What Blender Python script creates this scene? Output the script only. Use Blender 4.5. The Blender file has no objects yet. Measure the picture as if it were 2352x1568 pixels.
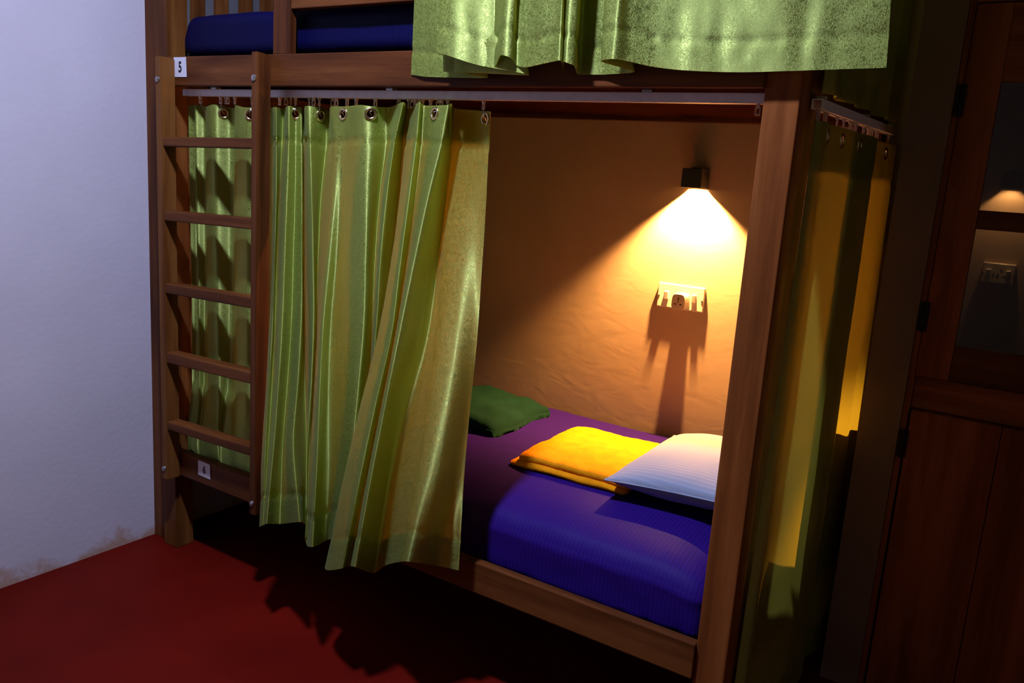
import bpy, bmesh, math, random
from mathutils import Vector, Matrix, noise
random.seed(7)
scene = bpy.context.scene
COL = scene.collection
PI = math.pi
LAMP_W, LAMP2_W, MAIN_W = 270.0, 1.3, 78.0
MAIN_P = (1.25, -0.80, 2.80)
MAIN_C = (0.57, 0.64, 1.0)
FRONT_V=[0, 0.04, 0.09, 0.2, 0.35, 0.5, 0.65, 0.8, 0.9, 1]
FRONT=[[[0.512,0.03,1.53],[0.516,0.029,1.482],[0.523,0.026,1.422],[0.544,0.012,1.288],[0.578,-0.019,1.106],[0.613,-0.056,0.926],[0.642,-0.092,0.747],[0.659,-0.119,0.564],[0.664,-0.129,0.438],[0.66,-0.13,0.304]],[[0.556,0.008,1.53],[0.561,0.006,1.482],[0.569,0.0,1.423],[0.591,-0.018,1.292],[0.623,-0.049,1.114],[0.659,-0.085,0.939],[0.686,-0.119,0.763],[0.701,-0.145,0.584],[0.705,-0.153,0.459],[0.7,-0.153,0.328]],[[0.547,0.045,1.529],[0.546,0.044,1.482],[0.547,0.041,1.421],[0.557,0.025,1.288],[0.592,-0.012,1.107],[0.638,-0.056,0.931],[0.678,-0.099,0.758],[0.705,-0.133,0.583],[0.711,-0.147,0.461],[0.708,-0.153,0.332]],[[0.605,0.008,1.534],[0.61,0.005,1.487],[0.618,-0.001,1.429],[0.637,-0.021,1.299],[0.669,-0.055,1.123],[0.707,-0.093,0.951],[0.737,-0.129,0.779],[0.753,-0.157,0.604],[0.75,-0.167,0.48],[0.738,-0.169,0.35]],[[0.613,0.03,1.534],[0.614,0.03,1.487],[0.618,0.027,1.428],[0.633,0.015,1.298],[0.663,-0.014,1.12],[0.699,-0.049,0.944],[0.724,-0.082,0.768],[0.735,-0.107,0.587],[0.742,-0.115,0.463],[0.742,-0.114,0.333]],[[0.629,0.04,1.533],[0.632,0.038,1.487],[0.639,0.034,1.428],[0.663,0.015,1.299],[0.71,-0.025,1.126],[0.763,-0.072,0.958],[0.803,-0.117,0.792],[0.825,-0.153,0.624],[0.855,-0.169,0.514],[0.883,-0.177,0.402]],[[0.614,0.06,1.533],[0.614,0.062,1.486],[0.617,0.061,1.427],[0.628,0.053,1.295],[0.663,0.025,1.116],[0.709,-0.014,0.941],[0.757,-0.051,0.769],[0.798,-0.079,0.596],[0.811,-0.089,0.476],[0.813,-0.091,0.349]],[[0.681,0.008,1.535],[0.689,0.006,1.488],[0.701,0.002,1.429],[0.729,-0.014,1.3],[0.769,-0.041,1.124],[0.811,-0.073,0.951],[0.84,-0.104,0.777],[0.853,-0.126,0.598],[0.86,-0.132,0.475],[0.858,-0.13,0.344]],[[0.705,0.035,1.534],[0.705,0.034,1.486],[0.706,0.031,1.425],[0.72,0.017,1.29],[0.755,-0.014,1.108],[0.797,-0.052,0.929],[0.829,-0.089,0.75],[0.85,-0.118,0.569],[0.86,-0.128,0.444],[0.861,-0.13,0.312]],[[0.712,0.065,1.528],[0.71,0.065,1.48],[0.711,0.063,1.419],[0.708,0.049,1.282],[0.74,0.011,1.097],[0.789,-0.037,0.918],[0.83,-0.083,0.742],[0.861,-0.121,0.565],[0.876,-0.137,0.444],[0.881,-0.145,0.317]],[[0.766,0.02,1.535],[0.775,0.017,1.487],[0.789,0.01,1.427],[0.809,-0.013,1.296],[0.839,-0.054,1.118],[0.872,-0.099,0.943],[0.912,-0.143,0.772],[0.945,-0.178,0.602],[0.956,-0.193,0.483],[0.958,-0.2,0.359]],[[0.825,0.018,1.537],[0.825,0.017,1.49],[0.828,0.013,1.431],[0.84,-0.002,1.301],[0.857,-0.031,1.122],[0.875,-0.066,0.944],[0.901,-0.099,0.767],[0.92,-0.123,0.587],[0.921,-0.131,0.461],[0.913,-0.13,0.327]],[[0.894,0.0,1.54],[0.895,-0.001,1.495],[0.897,-0.005,1.438],[0.907,-0.017,1.311],[0.919,-0.039,1.136],[0.932,-0.064,0.96],[0.942,-0.088,0.783],[0.943,-0.104,0.599],[0.932,-0.105,0.468],[0.912,-0.099,0.329]],[[0.924,0.01,1.538],[0.927,0.008,1.493],[0.934,0.004,1.436],[0.947,-0.011,1.312],[0.972,-0.039,1.142],[1.002,-0.072,0.973],[1.018,-0.103,0.803],[1.021,-0.125,0.628],[1.004,-0.132,0.502],[0.979,-0.13,0.367]],[[0.954,0.05,1.54],[0.951,0.052,1.495],[0.95,0.052,1.439],[0.937,0.046,1.311],[0.947,0.023,1.135],[0.974,-0.01,0.961],[0.992,-0.041,0.786],[0.997,-0.063,0.606],[0.977,-0.07,0.476],[0.949,-0.068,0.336]],[[1.045,0.0,1.549],[1.035,-0.001,1.505],[1.025,-0.004,1.45],[1.015,-0.014,1.325],[1.017,-0.033,1.154],[1.032,-0.056,0.982],[1.039,-0.078,0.807],[1.035,-0.091,0.625],[1.006,-0.092,0.492],[0.969,-0.083,0.348]],[[1.008,0.06,1.543],[1.001,0.063,1.498],[0.993,0.064,1.441],[0.99,0.061,1.314],[0.996,0.038,1.139],[1.007,0.006,0.963],[1.001,-0.026,0.783],[0.981,-0.048,0.595],[0.956,-0.054,0.461],[0.922,-0.052,0.318]],[[1.057,0.03,1.543],[1.049,0.028,1.496],[1.04,0.024,1.436],[1.047,0.006,1.304],[1.049,-0.03,1.123],[1.051,-0.072,0.941],[1.035,-0.112,0.755],[1.014,-0.144,0.564],[0.996,-0.157,0.43],[0.968,-0.161,0.286]],[[1.104,-0.005,1.55],[1.105,-0.01,1.504],[1.108,-0.019,1.446],[1.116,-0.046,1.317],[1.13,-0.087,1.142],[1.147,-0.13,0.969],[1.139,-0.172,0.792],[1.126,-0.205,0.61],[1.112,-0.218,0.483],[1.09,-0.223,0.348]],[[1.106,0.015,1.543],[1.106,0.012,1.497],[1.109,0.006,1.439],[1.114,-0.016,1.311],[1.121,-0.053,1.135],[1.128,-0.095,0.959],[1.126,-0.136,0.783],[1.116,-0.167,0.601],[1.101,-0.18,0.473],[1.077,-0.184,0.336]],[[1.196,-0.01,1.543],[1.192,-0.015,1.498],[1.19,-0.024,1.441],[1.182,-0.052,1.315],[1.178,-0.092,1.144],[1.177,-0.134,0.972],[1.177,-0.174,0.801],[1.17,-0.206,0.625],[1.159,-0.219,0.501],[1.139,-0.223,0.369]],[[1.189,0.02,1.549],[1.186,0.019,1.503],[1.184,0.015,1.445],[1.178,0.0,1.315],[1.179,-0.029,1.137],[1.186,-0.064,0.958],[1.168,-0.098,0.773],[1.15,-0.122,0.583],[1.137,-0.13,0.45],[1.118,-0.13,0.309]],[[1.163,0.06,1.543],[1.161,0.061,1.498],[1.162,0.059,1.44],[1.163,0.046,1.311],[1.175,0.011,1.135],[1.192,-0.033,0.96],[1.192,-0.076,0.784],[1.186,-0.11,0.604],[1.176,-0.124,0.478],[1.158,-0.13,0.344]],[[1.182,0.06,1.54],[1.181,0.059,1.495],[1.182,0.055,1.438],[1.187,0.036,1.312],[1.211,-0.008,1.141],[1.243,-0.06,0.975],[1.267,-0.111,0.812],[1.278,-0.153,0.648],[1.273,-0.173,0.532],[1.261,-0.184,0.41]],[[1.238,0.05,1.537],[1.235,0.049,1.493],[1.234,0.046,1.437],[1.244,0.029,1.313],[1.269,-0.01,1.145],[1.299,-0.056,0.981],[1.32,-0.102,0.819],[1.326,-0.138,0.653],[1.313,-0.154,0.534],[1.292,-0.161,0.408]],[[1.282,0.035,1.534],[1.283,0.036,1.491],[1.284,0.035,1.436],[1.286,0.026,1.312],[1.305,0.002,1.144],[1.331,-0.029,0.977],[1.343,-0.059,0.808],[1.341,-0.081,0.633],[1.325,-0.086,0.507],[1.303,-0.084,0.373]],[[1.3,0.03,1.533],[1.3,0.031,1.489],[1.302,0.03,1.434],[1.308,0.023,1.311],[1.322,0.003,1.141],[1.34,-0.025,0.972],[1.35,-0.052,0.8],[1.357,-0.07,0.624],[1.359,-0.073,0.502],[1.355,-0.068,0.372]]]
UPPER=[[1.081,-0.016,1.615,1.081,1.793],[1.137,-0.019,1.609,1.126,1.79],[1.249,-0.021,1.606,1.237,1.784],[1.327,-0.03,1.605,1.3,1.779],[1.273,-0.046,1.611,1.262,1.778],[1.214,-0.049,1.617,1.202,1.78],[1.331,-0.052,1.612,1.29,1.775],[1.463,-0.057,1.607,1.423,1.768],[1.34,-0.066,1.626,1.329,1.771],[1.204,-0.074,1.656,1.214,1.775],[1.246,-0.082,1.649,1.253,1.771],[1.301,-0.074,1.634,1.306,1.77],[1.355,-0.066,1.623,1.358,1.769],[1.374,-0.066,1.625,1.365,1.769],[1.397,-0.082,1.646,1.401,1.764],[1.423,-0.079,1.641,1.424,1.763],[1.431,-0.063,1.627,1.421,1.767],[1.464,-0.071,1.622,1.467,1.763],[1.525,-0.076,1.631,1.529,1.759],[1.553,-0.076,1.633,1.547,1.758],[1.533,-0.033,1.617,1.525,1.767],[1.557,-0.071,1.631,1.553,1.759],[1.572,-0.076,1.628,1.57,1.757],[1.584,-0.066,1.623,1.583,1.758],[1.571,-0.027,1.612,1.567,1.766],[1.597,-0.021,1.612,1.587,1.767],[1.642,-0.024,1.612,1.624,1.764],[1.709,-0.038,1.615,1.67,1.759],[1.648,-0.071,1.631,1.643,1.754],[1.678,-0.082,1.635,1.681,1.75],[1.708,-0.068,1.632,1.698,1.752],[1.757,-0.052,1.623,1.743,1.753],[1.829,-0.041,1.616,1.819,1.751],[1.935,-0.035,1.613,1.919,1.748],[2.033,-0.033,1.615,2.018,1.743],[2.126,-0.03,1.618,2.112,1.739],[2.203,-0.027,1.62,2.194,1.736]]

# ------------------------------------------------------------------ materials
def new_mat(name):
    m = bpy.data.materials.new(name); m.use_nodes = True
    nt = m.node_tree; nt.nodes.clear()
    out = nt.nodes.new('ShaderNodeOutputMaterial')
    return m, nt, out

def N(nt, kind, **kw):
    n = nt.nodes.new(kind)
    for k, v in kw.items():
        if k.startswith('i_'):
            n.inputs[k[2:].replace('_', ' ')].default_value = v
        else:
            setattr(n, k, v)
    return n

def ramp(nt, fac, stops):
    r = nt.nodes.new('ShaderNodeValToRGB')
    el = r.color_ramp.elements
    while len(el) < len(stops): el.new(0.5)
    for e, (p, c) in zip(el, stops):
        e.position = p; e.color = (c[0], c[1], c[2], 1) if len(c) == 3 else c
    nt.links.new(fac, r.inputs['Fac'])
    return r

def bump(nt, h, strength, dist=0.01):
    b = nt.nodes.new('ShaderNodeBump'); b.inputs['Strength'].default_value = strength
    b.inputs['Distance'].default_value = dist
    nt.links.new(h, b.inputs['Height']); return b

def plain(name, col, rough=0.5, metal=0.0, spec=0.5, noise_amt=0.08, scale=40.0):
    m, nt, out = new_mat(name)
    p = N(nt, 'ShaderNodeBsdfPrincipled')
    tc = N(nt, 'ShaderNodeTexCoord')
    nz = N(nt, 'ShaderNodeTexNoise', i_Scale=scale, i_Detail=3.0)
    nt.links.new(tc.outputs['Object'], nz.inputs['Vector'])
    a = tuple(max(0, c * (1 - noise_amt)) for c in col); b = tuple(min(1, c * (1 + noise_amt)) for c in col)
    r = ramp(nt, nz.outputs['Fac'], [(0.3, a), (0.7, b)])
    nt.links.new(r.outputs['Color'], p.inputs['Base Color'])
    p.inputs['Roughness'].default_value = rough
    p.inputs['Metallic'].default_value = metal
    p.inputs['Specular IOR Level'].default_value = spec
    nt.links.new(p.outputs[0], out.inputs[0])
    return m

def wood(name, axis, dark, mid, light, rough=0.45, seed=0.0):
    """teak: grain runs along the given axis (object coordinates are metres)"""
    m, nt, out = new_mat(name)
    tc = N(nt, 'ShaderNodeTexCoord')
    mp = N(nt, 'ShaderNodeMapping')
    sc = [1, 1, 1]; sc['XYZ'.index(axis)] = 0.07
    mp.inputs['Scale'].default_value = sc
    mp.inputs['Location'].default_value = (seed, seed * 1.7, seed * .6)
    nt.links.new(tc.outputs['Object'], mp.inputs['Vector'])
    big = N(nt, 'ShaderNodeTexNoise', i_Scale=9.0, i_Detail=2.0, i_Distortion=1.2)
    nt.links.new(mp.outputs[0], big.inputs['Vector'])
    fine = N(nt, 'ShaderNodeTexNoise', i_Scale=150.0, i_Detail=4.0, i_Roughness=0.7)
    nt.links.new(mp.outputs[0], fine.inputs['Vector'])
    wv = N(nt, 'ShaderNodeTexNoise', i_Scale=38.0, i_Detail=3.0, i_Distortion=0.6)
    nt.links.new(mp.outputs[0], wv.inputs['Vector'])
    mix = N(nt, 'ShaderNodeMath', operation='MULTIPLY_ADD'); mix.inputs[1].default_value = 0.35
    nt.links.new(wv.outputs['Fac'], mix.inputs[0]); nt.links.new(big.outputs['Fac'], mix.inputs[2])
    mix2 = N(nt, 'ShaderNodeMath', operation='MULTIPLY_ADD'); mix2.inputs[1].default_value = 0.25
    nt.links.new(fine.outputs['Fac'], mix2.inputs[0]); nt.links.new(mix.outputs[0], mix2.inputs[2])
    r = ramp(nt, mix2.outputs[0], [(0.55, dark), (0.78, mid), (0.98, light)])
    p = N(nt, 'ShaderNodeBsdfPrincipled')
    nt.links.new(r.outputs['Color'], p.inputs['Base Color'])
    p.inputs['Roughness'].default_value = rough
    p.inputs['Specular IOR Level'].default_value = 0.12
    b = bump(nt, mix2.outputs[0], 0.25, 0.002)
    nt.links.new(b.outputs[0], p.inputs['Normal'])
    nt.links.new(p.outputs[0], out.inputs[0])
    return m

WD, WM, WL = (0.045, 0.012, 0.003), (0.100, 0.029, 0.0065), (0.165, 0.054, 0.013)
W = {a: wood('teak_' + a.lower(), a, WD, WM, WL) for a in 'XYZ'}
WP = wood('teak_pale_post', 'Z', (0.115, 0.030, 0.006), (0.21, 0.060, 0.012), (0.29, 0.096, 0.022), seed=3.3)
WG = wood('teak_golden', 'Z', (0.055, 0.016, 0.0035), (0.115, 0.036, 0.0075), (0.18, 0.068, 0.015), seed=5.1)
WDR = {a: wood('dark_teak_' + a.lower(), a, (0.10, 0.025, 0.008), (0.21, 0.055, 0.014), (0.33, 0.10, 0.028), seed=8.0) for a in 'XZ'}

def curtain_mat(name, base, trans, tmix):
    m, nt, out = new_mat(name)
    uv = N(nt, 'ShaderNodeUVMap', uv_map='UVMap')
    # brocade: short worm-like squiggles woven into the satin
    wn = N(nt, 'ShaderNodeTexNoise', i_Scale=70.0, i_Detail=1.0)
    nt.links.new(uv.outputs[0], wn.inputs['Vector'])
    wm = N(nt, 'ShaderNodeMixRGB'); wm.inputs['Fac'].default_value = 0.02
    nt.links.new(uv.outputs[0], wm.inputs['Color1']); nt.links.new(wn.outputs['Color'], wm.inputs['Color2'])
    sq = N(nt, 'ShaderNodeTexNoise', i_Scale=210.0, i_Detail=1.0, i_Distortion=2.2)
    nt.links.new(wm.outputs[0], sq.inputs['Vector'])
    mask = ramp(nt, sq.outputs['Fac'], [(0.50, (0, 0, 0)), (0.57, (1, 1, 1))])
    cr = N(nt, 'ShaderNodeMixRGB')
    cr.inputs['Color1'].default_value = (base[0] * .70, base[1] * .72, base[2] * .6, 1)
    cr.inputs['Color2'].default_value = (min(1, base[0] * 1.45), min(1, base[1] * 1.4), base[2] * 1.6, 1)
    nt.links.new(mask.outputs[0], cr.inputs['Fac'])
    p = N(nt, 'ShaderNodeBsdfPrincipled')
    nt.links.new(cr.outputs[0], p.inputs['Base Color'])
    rr = N(nt, 'ShaderNodeMapRange'); rr.inputs['To Min'].default_value = 0.58; rr.inputs['To Max'].default_value = 0.82
    nt.links.new(mask.outputs[0], rr.inputs['Value']); nt.links.new(rr.outputs[0], p.inputs['Roughness'])
    p.inputs['Specular IOR Level'].default_value = 0.3
    p.inputs['Specular Tint'].default_value = (0.72, 1.0, 0.45, 1)
    p.inputs['Sheen Weight'].default_value = 0.25
    p.inputs['Sheen Tint'].default_value = (0.8, 1.0, 0.5, 1)
    b = bump(nt, mask.outputs[0], 0.35, 0.0007)
    nt.links.new(b.outputs[0], p.inputs['Normal'])
    t = N(nt, 'ShaderNodeBsdfTranslucent'); t.inputs['Color'].default_value = (*trans, 1)
    gl = N(nt, 'ShaderNodeBsdfAnisotropic', distribution='GGX')
    gl.inputs['Color'].default_value = (0.86, 1.0, 0.26, 1); gl.inputs['Anisotropy'].default_value = 0.62
    nt.links.new(rr.outputs[0], gl.inputs['Roughness'])
    tg = N(nt, 'ShaderNodeTangent', direction_type='UV_MAP', uv_map='UVMap'); nt.links.new(tg.outputs[0], gl.inputs['Tangent'])
    nt.links.new(b.outputs[0], gl.inputs['Normal'])
    sat = N(nt, 'ShaderNodeMixShader'); sat.inputs['Fac'].default_value = 0.60
    nt.links.new(p.outputs[0], sat.inputs[1]); nt.links.new(gl.outputs[0], sat.inputs[2])
    mx = N(nt, 'ShaderNodeMixShader'); mx.inputs['Fac'].default_value = tmix
    nt.links.new(sat.outputs[0], mx.inputs[1]); nt.links.new(t.outputs[0], mx.inputs[2])
    nt.links.new(mx.outputs[0], out.inputs[0])
    return m

def sheet_mat(name, base, stripe, rough=0.55, axis='X', pitch=0.011, sheen=0.2):
    m, nt, out = new_mat(name)
    tc = N(nt, 'ShaderNodeTexCoord')
    sep = N(nt, 'ShaderNodeSeparateXYZ'); nt.links.new(tc.outputs['Object'], sep.inputs[0])
    mu = N(nt, 'ShaderNodeMath', operation='MULTIPLY'); mu.inputs[1].default_value = 2 * PI / pitch
    nt.links.new(sep.outputs[axis], mu.inputs[0])
    si = N(nt, 'ShaderNodeMath', operation='SINE'); nt.links.new(mu.outputs[0], si.inputs[0])
    mr = ramp(nt, si.outputs[0], [(0.0, base), (0.35, base), (0.6, stripe)])
    nz = N(nt, 'ShaderNodeTexNoise', i_Scale=7.0, i_Detail=4.0)
    nt.links.new(tc.outputs['Object'], nz.inputs['Vector'])
    p = N(nt, 'ShaderNodeBsdfPrincipled')
    nt.links.new(mr.outputs[0], p.inputs['Base Color'])
    p.inputs['Roughness'].default_value = rough; p.inputs['Specular IOR Level'].default_value = 0.08
    p.inputs['Sheen Weight'].default_value = sheen
    p.inputs['Sheen Tint'].default_value = (*[min(1, c * 2 + .02) for c in base], 1)
    b = bump(nt, nz.outputs['Fac'], 0.35, 0.012); nt.links.new(b.outputs[0], p.inputs['Normal'])
    nt.links.new(p.outputs[0], out.inputs[0])
    return m

def terry_mat(name, base, rough=0.9, scale=420.0, strength=0.7):
    m, nt, out = new_mat(name)
    tc = N(nt, 'ShaderNodeTexCoord')
    nz = N(nt, 'ShaderNodeTexNoise', i_Scale=scale, i_Detail=3.0)
    nt.links.new(tc.outputs['Object'], nz.inputs['Vector'])
    n2 = N(nt, 'ShaderNodeTexNoise', i_Scale=26.0, i_Detail=3.0)
    nt.links.new(tc.outputs['Object'], n2.inputs['Vector'])
    r = ramp(nt, n2.outputs['Fac'], [(0.3, tuple(c * .85 for c in base)), (0.7, tuple(min(1, c * 1.1) for c in base))])
    p = N(nt, 'ShaderNodeBsdfPrincipled')
    nt.links.new(r.outputs[0], p.inputs['Base Color']); p.inputs['Roughness'].default_value = rough
    p.inputs['Specular IOR Level'].default_value = 0.1
    p.inputs['Sheen Weight'].default_value = 0.3; p.inputs['Sheen Tint'].default_value = (*base, 1)
    b = bump(nt, nz.outputs['Fac'], strength, 0.003); nt.links.new(b.outputs[0], p.inputs['Normal'])
    nt.links.new(p.outputs[0], out.inputs[0])
    return m

def plaster(name, base, var=0.06, bump_s=0.5, trowel=False, stain=None):
    m, nt, out = new_mat(name)
    tc = N(nt, 'ShaderNodeTexCoord')
    n1 = N(nt, 'ShaderNodeTexNoise', i_Scale=3.0, i_Detail=5.0)
    nt.links.new(tc.outputs['Object'], n1.inputs['Vector'])
    r = ramp(nt, n1.outputs['Fac'], [(0.3, tuple(c * (1 - var) for c in base)), (0.7, tuple(min(1, c * (1 + var)) for c in base))])
    col = r.outputs[0]
    p = N(nt, 'ShaderNodeBsdfPrincipled')
    if stain:
        # damp marks creeping up from the floor joint
        sep = N(nt, 'ShaderNodeSeparateXYZ'); nt.links.new(tc.outputs['Object'], sep.inputs[0])
        n3 = N(nt, 'ShaderNodeTexNoise', i_Scale=7.0, i_Detail=6.0, i_Roughness=0.65)
        nt.links.new(tc.outputs['Object'], n3.inputs['Vector'])
        ma = N(nt, 'ShaderNodeMath', operation='MULTIPLY_ADD'); ma.inputs[1].default_value = 0.30; ma.inputs[2].default_value = -0.085
        nt.links.new(n3.outputs['Fac'], ma.inputs[0])
        su = N(nt, 'ShaderNodeMath', operation='SUBTRACT')
        nt.links.new(ma.outputs[0], su.inputs[0]); nt.links.new(sep.outputs['Z'], su.inputs[1])
        rs = ramp(nt, su.outputs[0], [(0.0, (0, 0, 0)), (0.05, (.85, .85, .85))])
        mx = N(nt, 'ShaderNodeMixRGB'); nt.links.new(rs.outputs[0], mx.inputs['Fac'])
        nt.links.new(col, mx.inputs['Color1']); mx.inputs['Color2'].default_value = (*stain, 1)
        col = mx.outputs[0]
    nt.links.new(col, p.inputs['Base Color'])
    p.inputs['Roughness'].default_value = 0.75; p.inputs['Specular IOR Level'].default_value = 0.25
    n2 = N(nt, 'ShaderNodeTexNoise', i_Scale=(11.0 if trowel else 60.0), i_Detail=(3.0 if trowel else 4.0), i_Distortion=(1.0 if trowel else 0.0))
    mp = N(nt, 'ShaderNodeMapping'); mp.inputs['Scale'].default_value = (0.8, 1, 1.4) if trowel else (1, 1, 1)
    nt.links.new(tc.outputs['Object'], mp.inputs['Vector']); nt.links.new(mp.outputs[0], n2.inputs['Vector'])
    b = bump(nt, n2.outputs['Fac'], bump_s, 0.02 if trowel else 0.003)
    nt.links.new(b.outputs[0], p.inputs['Normal'])
    nt.links.new(p.outputs[0], out.inputs[0])
    return m

def floor_mat():
    m, nt, out = new_mat('red_oxide_floor')
    tc = N(nt, 'ShaderNodeTexCoord')
    n1 = N(nt, 'ShaderNodeTexNoise', i_Scale=2.2, i_Detail=6.0)
    nt.links.new(tc.outputs['Object'], n1.inputs['Vector'])
    r = ramp(nt, n1.outputs['Fac'], [(0.3, (0.085, 0.0035, 0.0015)), (0.7, (0.132, 0.0055, 0.0022))])
    p = N(nt, 'ShaderNodeBsdfPrincipled')
    nt.links.new(r.outputs[0], p.inputs['Base Color'])
    p.inputs['Roughness'].default_value = 0.55; p.inputs['Specular IOR Level'].default_value = 0.05
    n2 = N(nt, 'ShaderNodeTexNoise', i_Scale=30.0, i_Detail=4.0)
    nt.links.new(tc.outputs['Object'], n2.inputs['Vector'])
    b = bump(nt, n2.outputs['Fac'], 0.1, 0.003); nt.links.new(b.outputs[0], p.inputs['Normal'])
    nt.links.new(p.outputs[0], out.inputs[0])
    return m

def glass_mat():
    m, nt, out = new_mat('smoky_glass')
    p = N(nt, 'ShaderNodeBsdfPrincipled')
    tc = N(nt, 'ShaderNodeTexCoord'); nz = N(nt, 'ShaderNodeTexNoise', i_Scale=14.0)
    nt.links.new(tc.outputs['Object'], nz.inputs['Vector'])
    r = ramp(nt, nz.outputs['Fac'], [(0.3, (0.78, 0.74, 0.68)), (0.7, (0.82, 0.78, 0.72))])
    nt.links.new(r.outputs[0], p.inputs['Base Color'])
    p.inputs['Roughness'].default_value = 0.03; p.inputs['IOR'].default_value = 1.45
    p.inputs['Transmission Weight'].default_value = 1.0
    nt.links.new(p.outputs[0], out.inputs[0])
    return m

def emit_mat(name, col, s):
    m, nt, out = new_mat(name)
    e = N(nt, 'ShaderNodeEmission'); e.inputs['Color'].default_value = (*col, 1); e.inputs['Strength'].default_value = s
    nt.links.new(e.outputs[0], out.inputs[0]); return m

M = {
 'curtain': curtain_mat('green_satin', (0.265, 0.335, 0.042), (0.52, 0.47, 0.05), 0.40),
 'hem': curtain_mat('green_satin_double', (0.265, 0.335, 0.042), (0.52, 0.47, 0.05), 0.40),
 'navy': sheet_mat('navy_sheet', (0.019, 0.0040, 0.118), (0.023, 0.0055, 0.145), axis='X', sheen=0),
 'navy_shaded': sheet_mat('shaded_navy_sheet', (0.0018, 0.0016, 0.026), (0.0025, 0.0022, 0.036), axis='X', sheen=0),  # same navy sheet, with the upper bunk's shade put into the colour
 'pillow': sheet_mat('white_striped_cotton', (0.26, 0.29, 0.37), (0.30, 0.33, 0.42), axis='Y', pitch=0.012, sheen=0.05),
 'towel': terry_mat('yellow_terry', (0.88, 0.31, 0.003)),
 'green': terry_mat('dark_green_knit', (0.0024, 0.021, 0.0135), scale=160.0, strength=0.4),
 'wall_white': plaster('white_limewash', (0.57, 0.52, 0.55), 0.05, 0.25, stain=(0.42, 0.24, 0.14)),
 'wall_cream': plaster('cream_trowelled_plaster', (0.46, 0.34, 0.235), 0.06, 0.03, trowel=True),
 'wall_plain': plaster('dull_plaster', (0.20, 0.135, 0.085), 0.06, 0.3),
 'ceil': plaster('ceiling_dark_timber', (0.06, 0.04, 0.03), 0.03, 0.2),
 'floor': floor_mat(),
 'track': plain('white_plastic_track', (0.80, 0.72, 0.70), 0.35),
 'plastic': plain('cream_plastic', (0.58, 0.46, 0.36), 0.4),
 'plate': plain('white_switch_plastic', (0.72, 0.66, 0.58), 0.3),
 'hole': plain('socket_slot_dark', (0.02, 0.008, 0.003), 0.7),
 'black': plain('black_powder_coat', (0.012, 0.011, 0.010), 0.5),
 'brass': plain('brass_eyelet', (0.70, 0.55, 0.26), 0.22, 1.0),
 'steel': plain('zinc_bolt', (0.42, 0.40, 0.38), 0.35, 1.0),
 'wire': plain('steel_hook_wire', (0.6, 0.6, 0.6), 0.3, 1.0),
 'paper': plain('white_paper_label', (0.72, 0.70, 0.74), 0.7, noise_amt=0.03),
 'ink': plain('black_ink', (0.012, 0.012, 0.015), 0.6),
 'glass': glass_mat(),
 'wall_shade': plain('shaded_wall_grey', (0.10, 0.095, 0.10), 0.7),  # grey imitates the wall in shade behind the upper slats
 'iron': plain('dark_iron_hinge', (0.015, 0.012, 0.010), 0.55, 0.6),
 'ply': plain('bed_board', (0.018, 0.005, 0.002), 1.0, spec=0.0),
}

# ------------------------------------------------------------------ builders
def obj(name, bm, mat, parent=None, smooth=False):
    me = bpy.data.meshes.new(name); bm.to_mesh(me); bm.free()
    me.materials.append(mat)
    if smooth:
        for p in me.polygons: p.use_smooth = True
    o = bpy.data.objects.new(name, me); COL.objects.link(o)
    if parent is not None:
        o.parent = parent
        o.matrix_parent_inverse = parent.matrix_basis.inverted()   # meshes are drawn in room coordinates
    return o

def thing(name, label, cat, loc, group=None):
    o = bpy.data.objects.new(name, None); COL.objects.link(o)
    o.location = loc; o.empty_display_size = 0.1
    return tag(o, label, cat, group)

def tag(o, label, cat, group=None, kind=None):
    o['label'] = label; o['category'] = cat
    if group: o['group'] = group
    if kind: o['kind'] = kind
    return o

def struct(name, bm, mat):
    o = obj(name, bm, mat); o['kind'] = 'structure'; return o

def box(bm, x0, x1, y0, y1, z0, z1, bev=0.0, seg=2):
    b = bmesh.new()
    bmesh.ops.create_cube(b, size=1.0)
    for v in b.verts:
        v.co = Vector((x0 + (v.co.x + .5) * (x1 - x0), y0 + (v.co.y + .5) * (y1 - y0), z0 + (v.co.z + .5) * (z1 - z0)))
    if bev > 0:
        bmesh.ops.bevel(b, geom=b.edges[:], offset=bev, segments=seg, affect='EDGES', profile=0.6)
    merge(bm, b)

def merge(dst, src):
    me = bpy.data.meshes.new('tmp'); src.to_mesh(me); src.free()
    dst.from_mesh(me); bpy.data.meshes.remove(me)

def BX(*a, **k):
    bm = bmesh.new(); box(bm, *a, **k); return bm

def cyl(bm, p0, p1, r0, r1=None, n=16, caps=True):
    r1 = r0 if r1 is None else r1
    p0 = Vector(p0); p1 = Vector(p1); d = p1 - p0
    b = bmesh.new()
    bmesh.ops.create_cone(b, cap_ends=caps, segments=n, radius1=r0, radius2=r1, depth=d.length)
    q = Vector((0, 0, 1)).rotation_difference(d.normalized())
    bmesh.ops.transform(b, matrix=Matrix.Translation((p0 + p1) / 2) @ q.to_matrix().to_4x4(), verts=b.verts)
    merge(bm, b)

def tube(bm, pts, r, n=8):
    pts = [Vector(p) for p in pts]; rings = []
    for i, p in enumerate(pts):
        d = (pts[min(i + 1, len(pts) - 1)] - pts[max(i - 1, 0)]).normalized()
        q = Vector((0, 0, 1)).rotation_difference(d)
        rings.append([bm.verts.new(p + q @ Vector((r * math.cos(2 * PI * k / n), r * math.sin(2 * PI * k / n), 0))) for k in range(n)])
    for a, b in zip(rings, rings[1:]):
        for k in range(n): bm.faces.new((a[k], a[(k + 1) % n], b[(k + 1) % n], b[k]))
    bm.faces.new(rings[0][::-1]); bm.faces.new(rings[-1])

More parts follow.
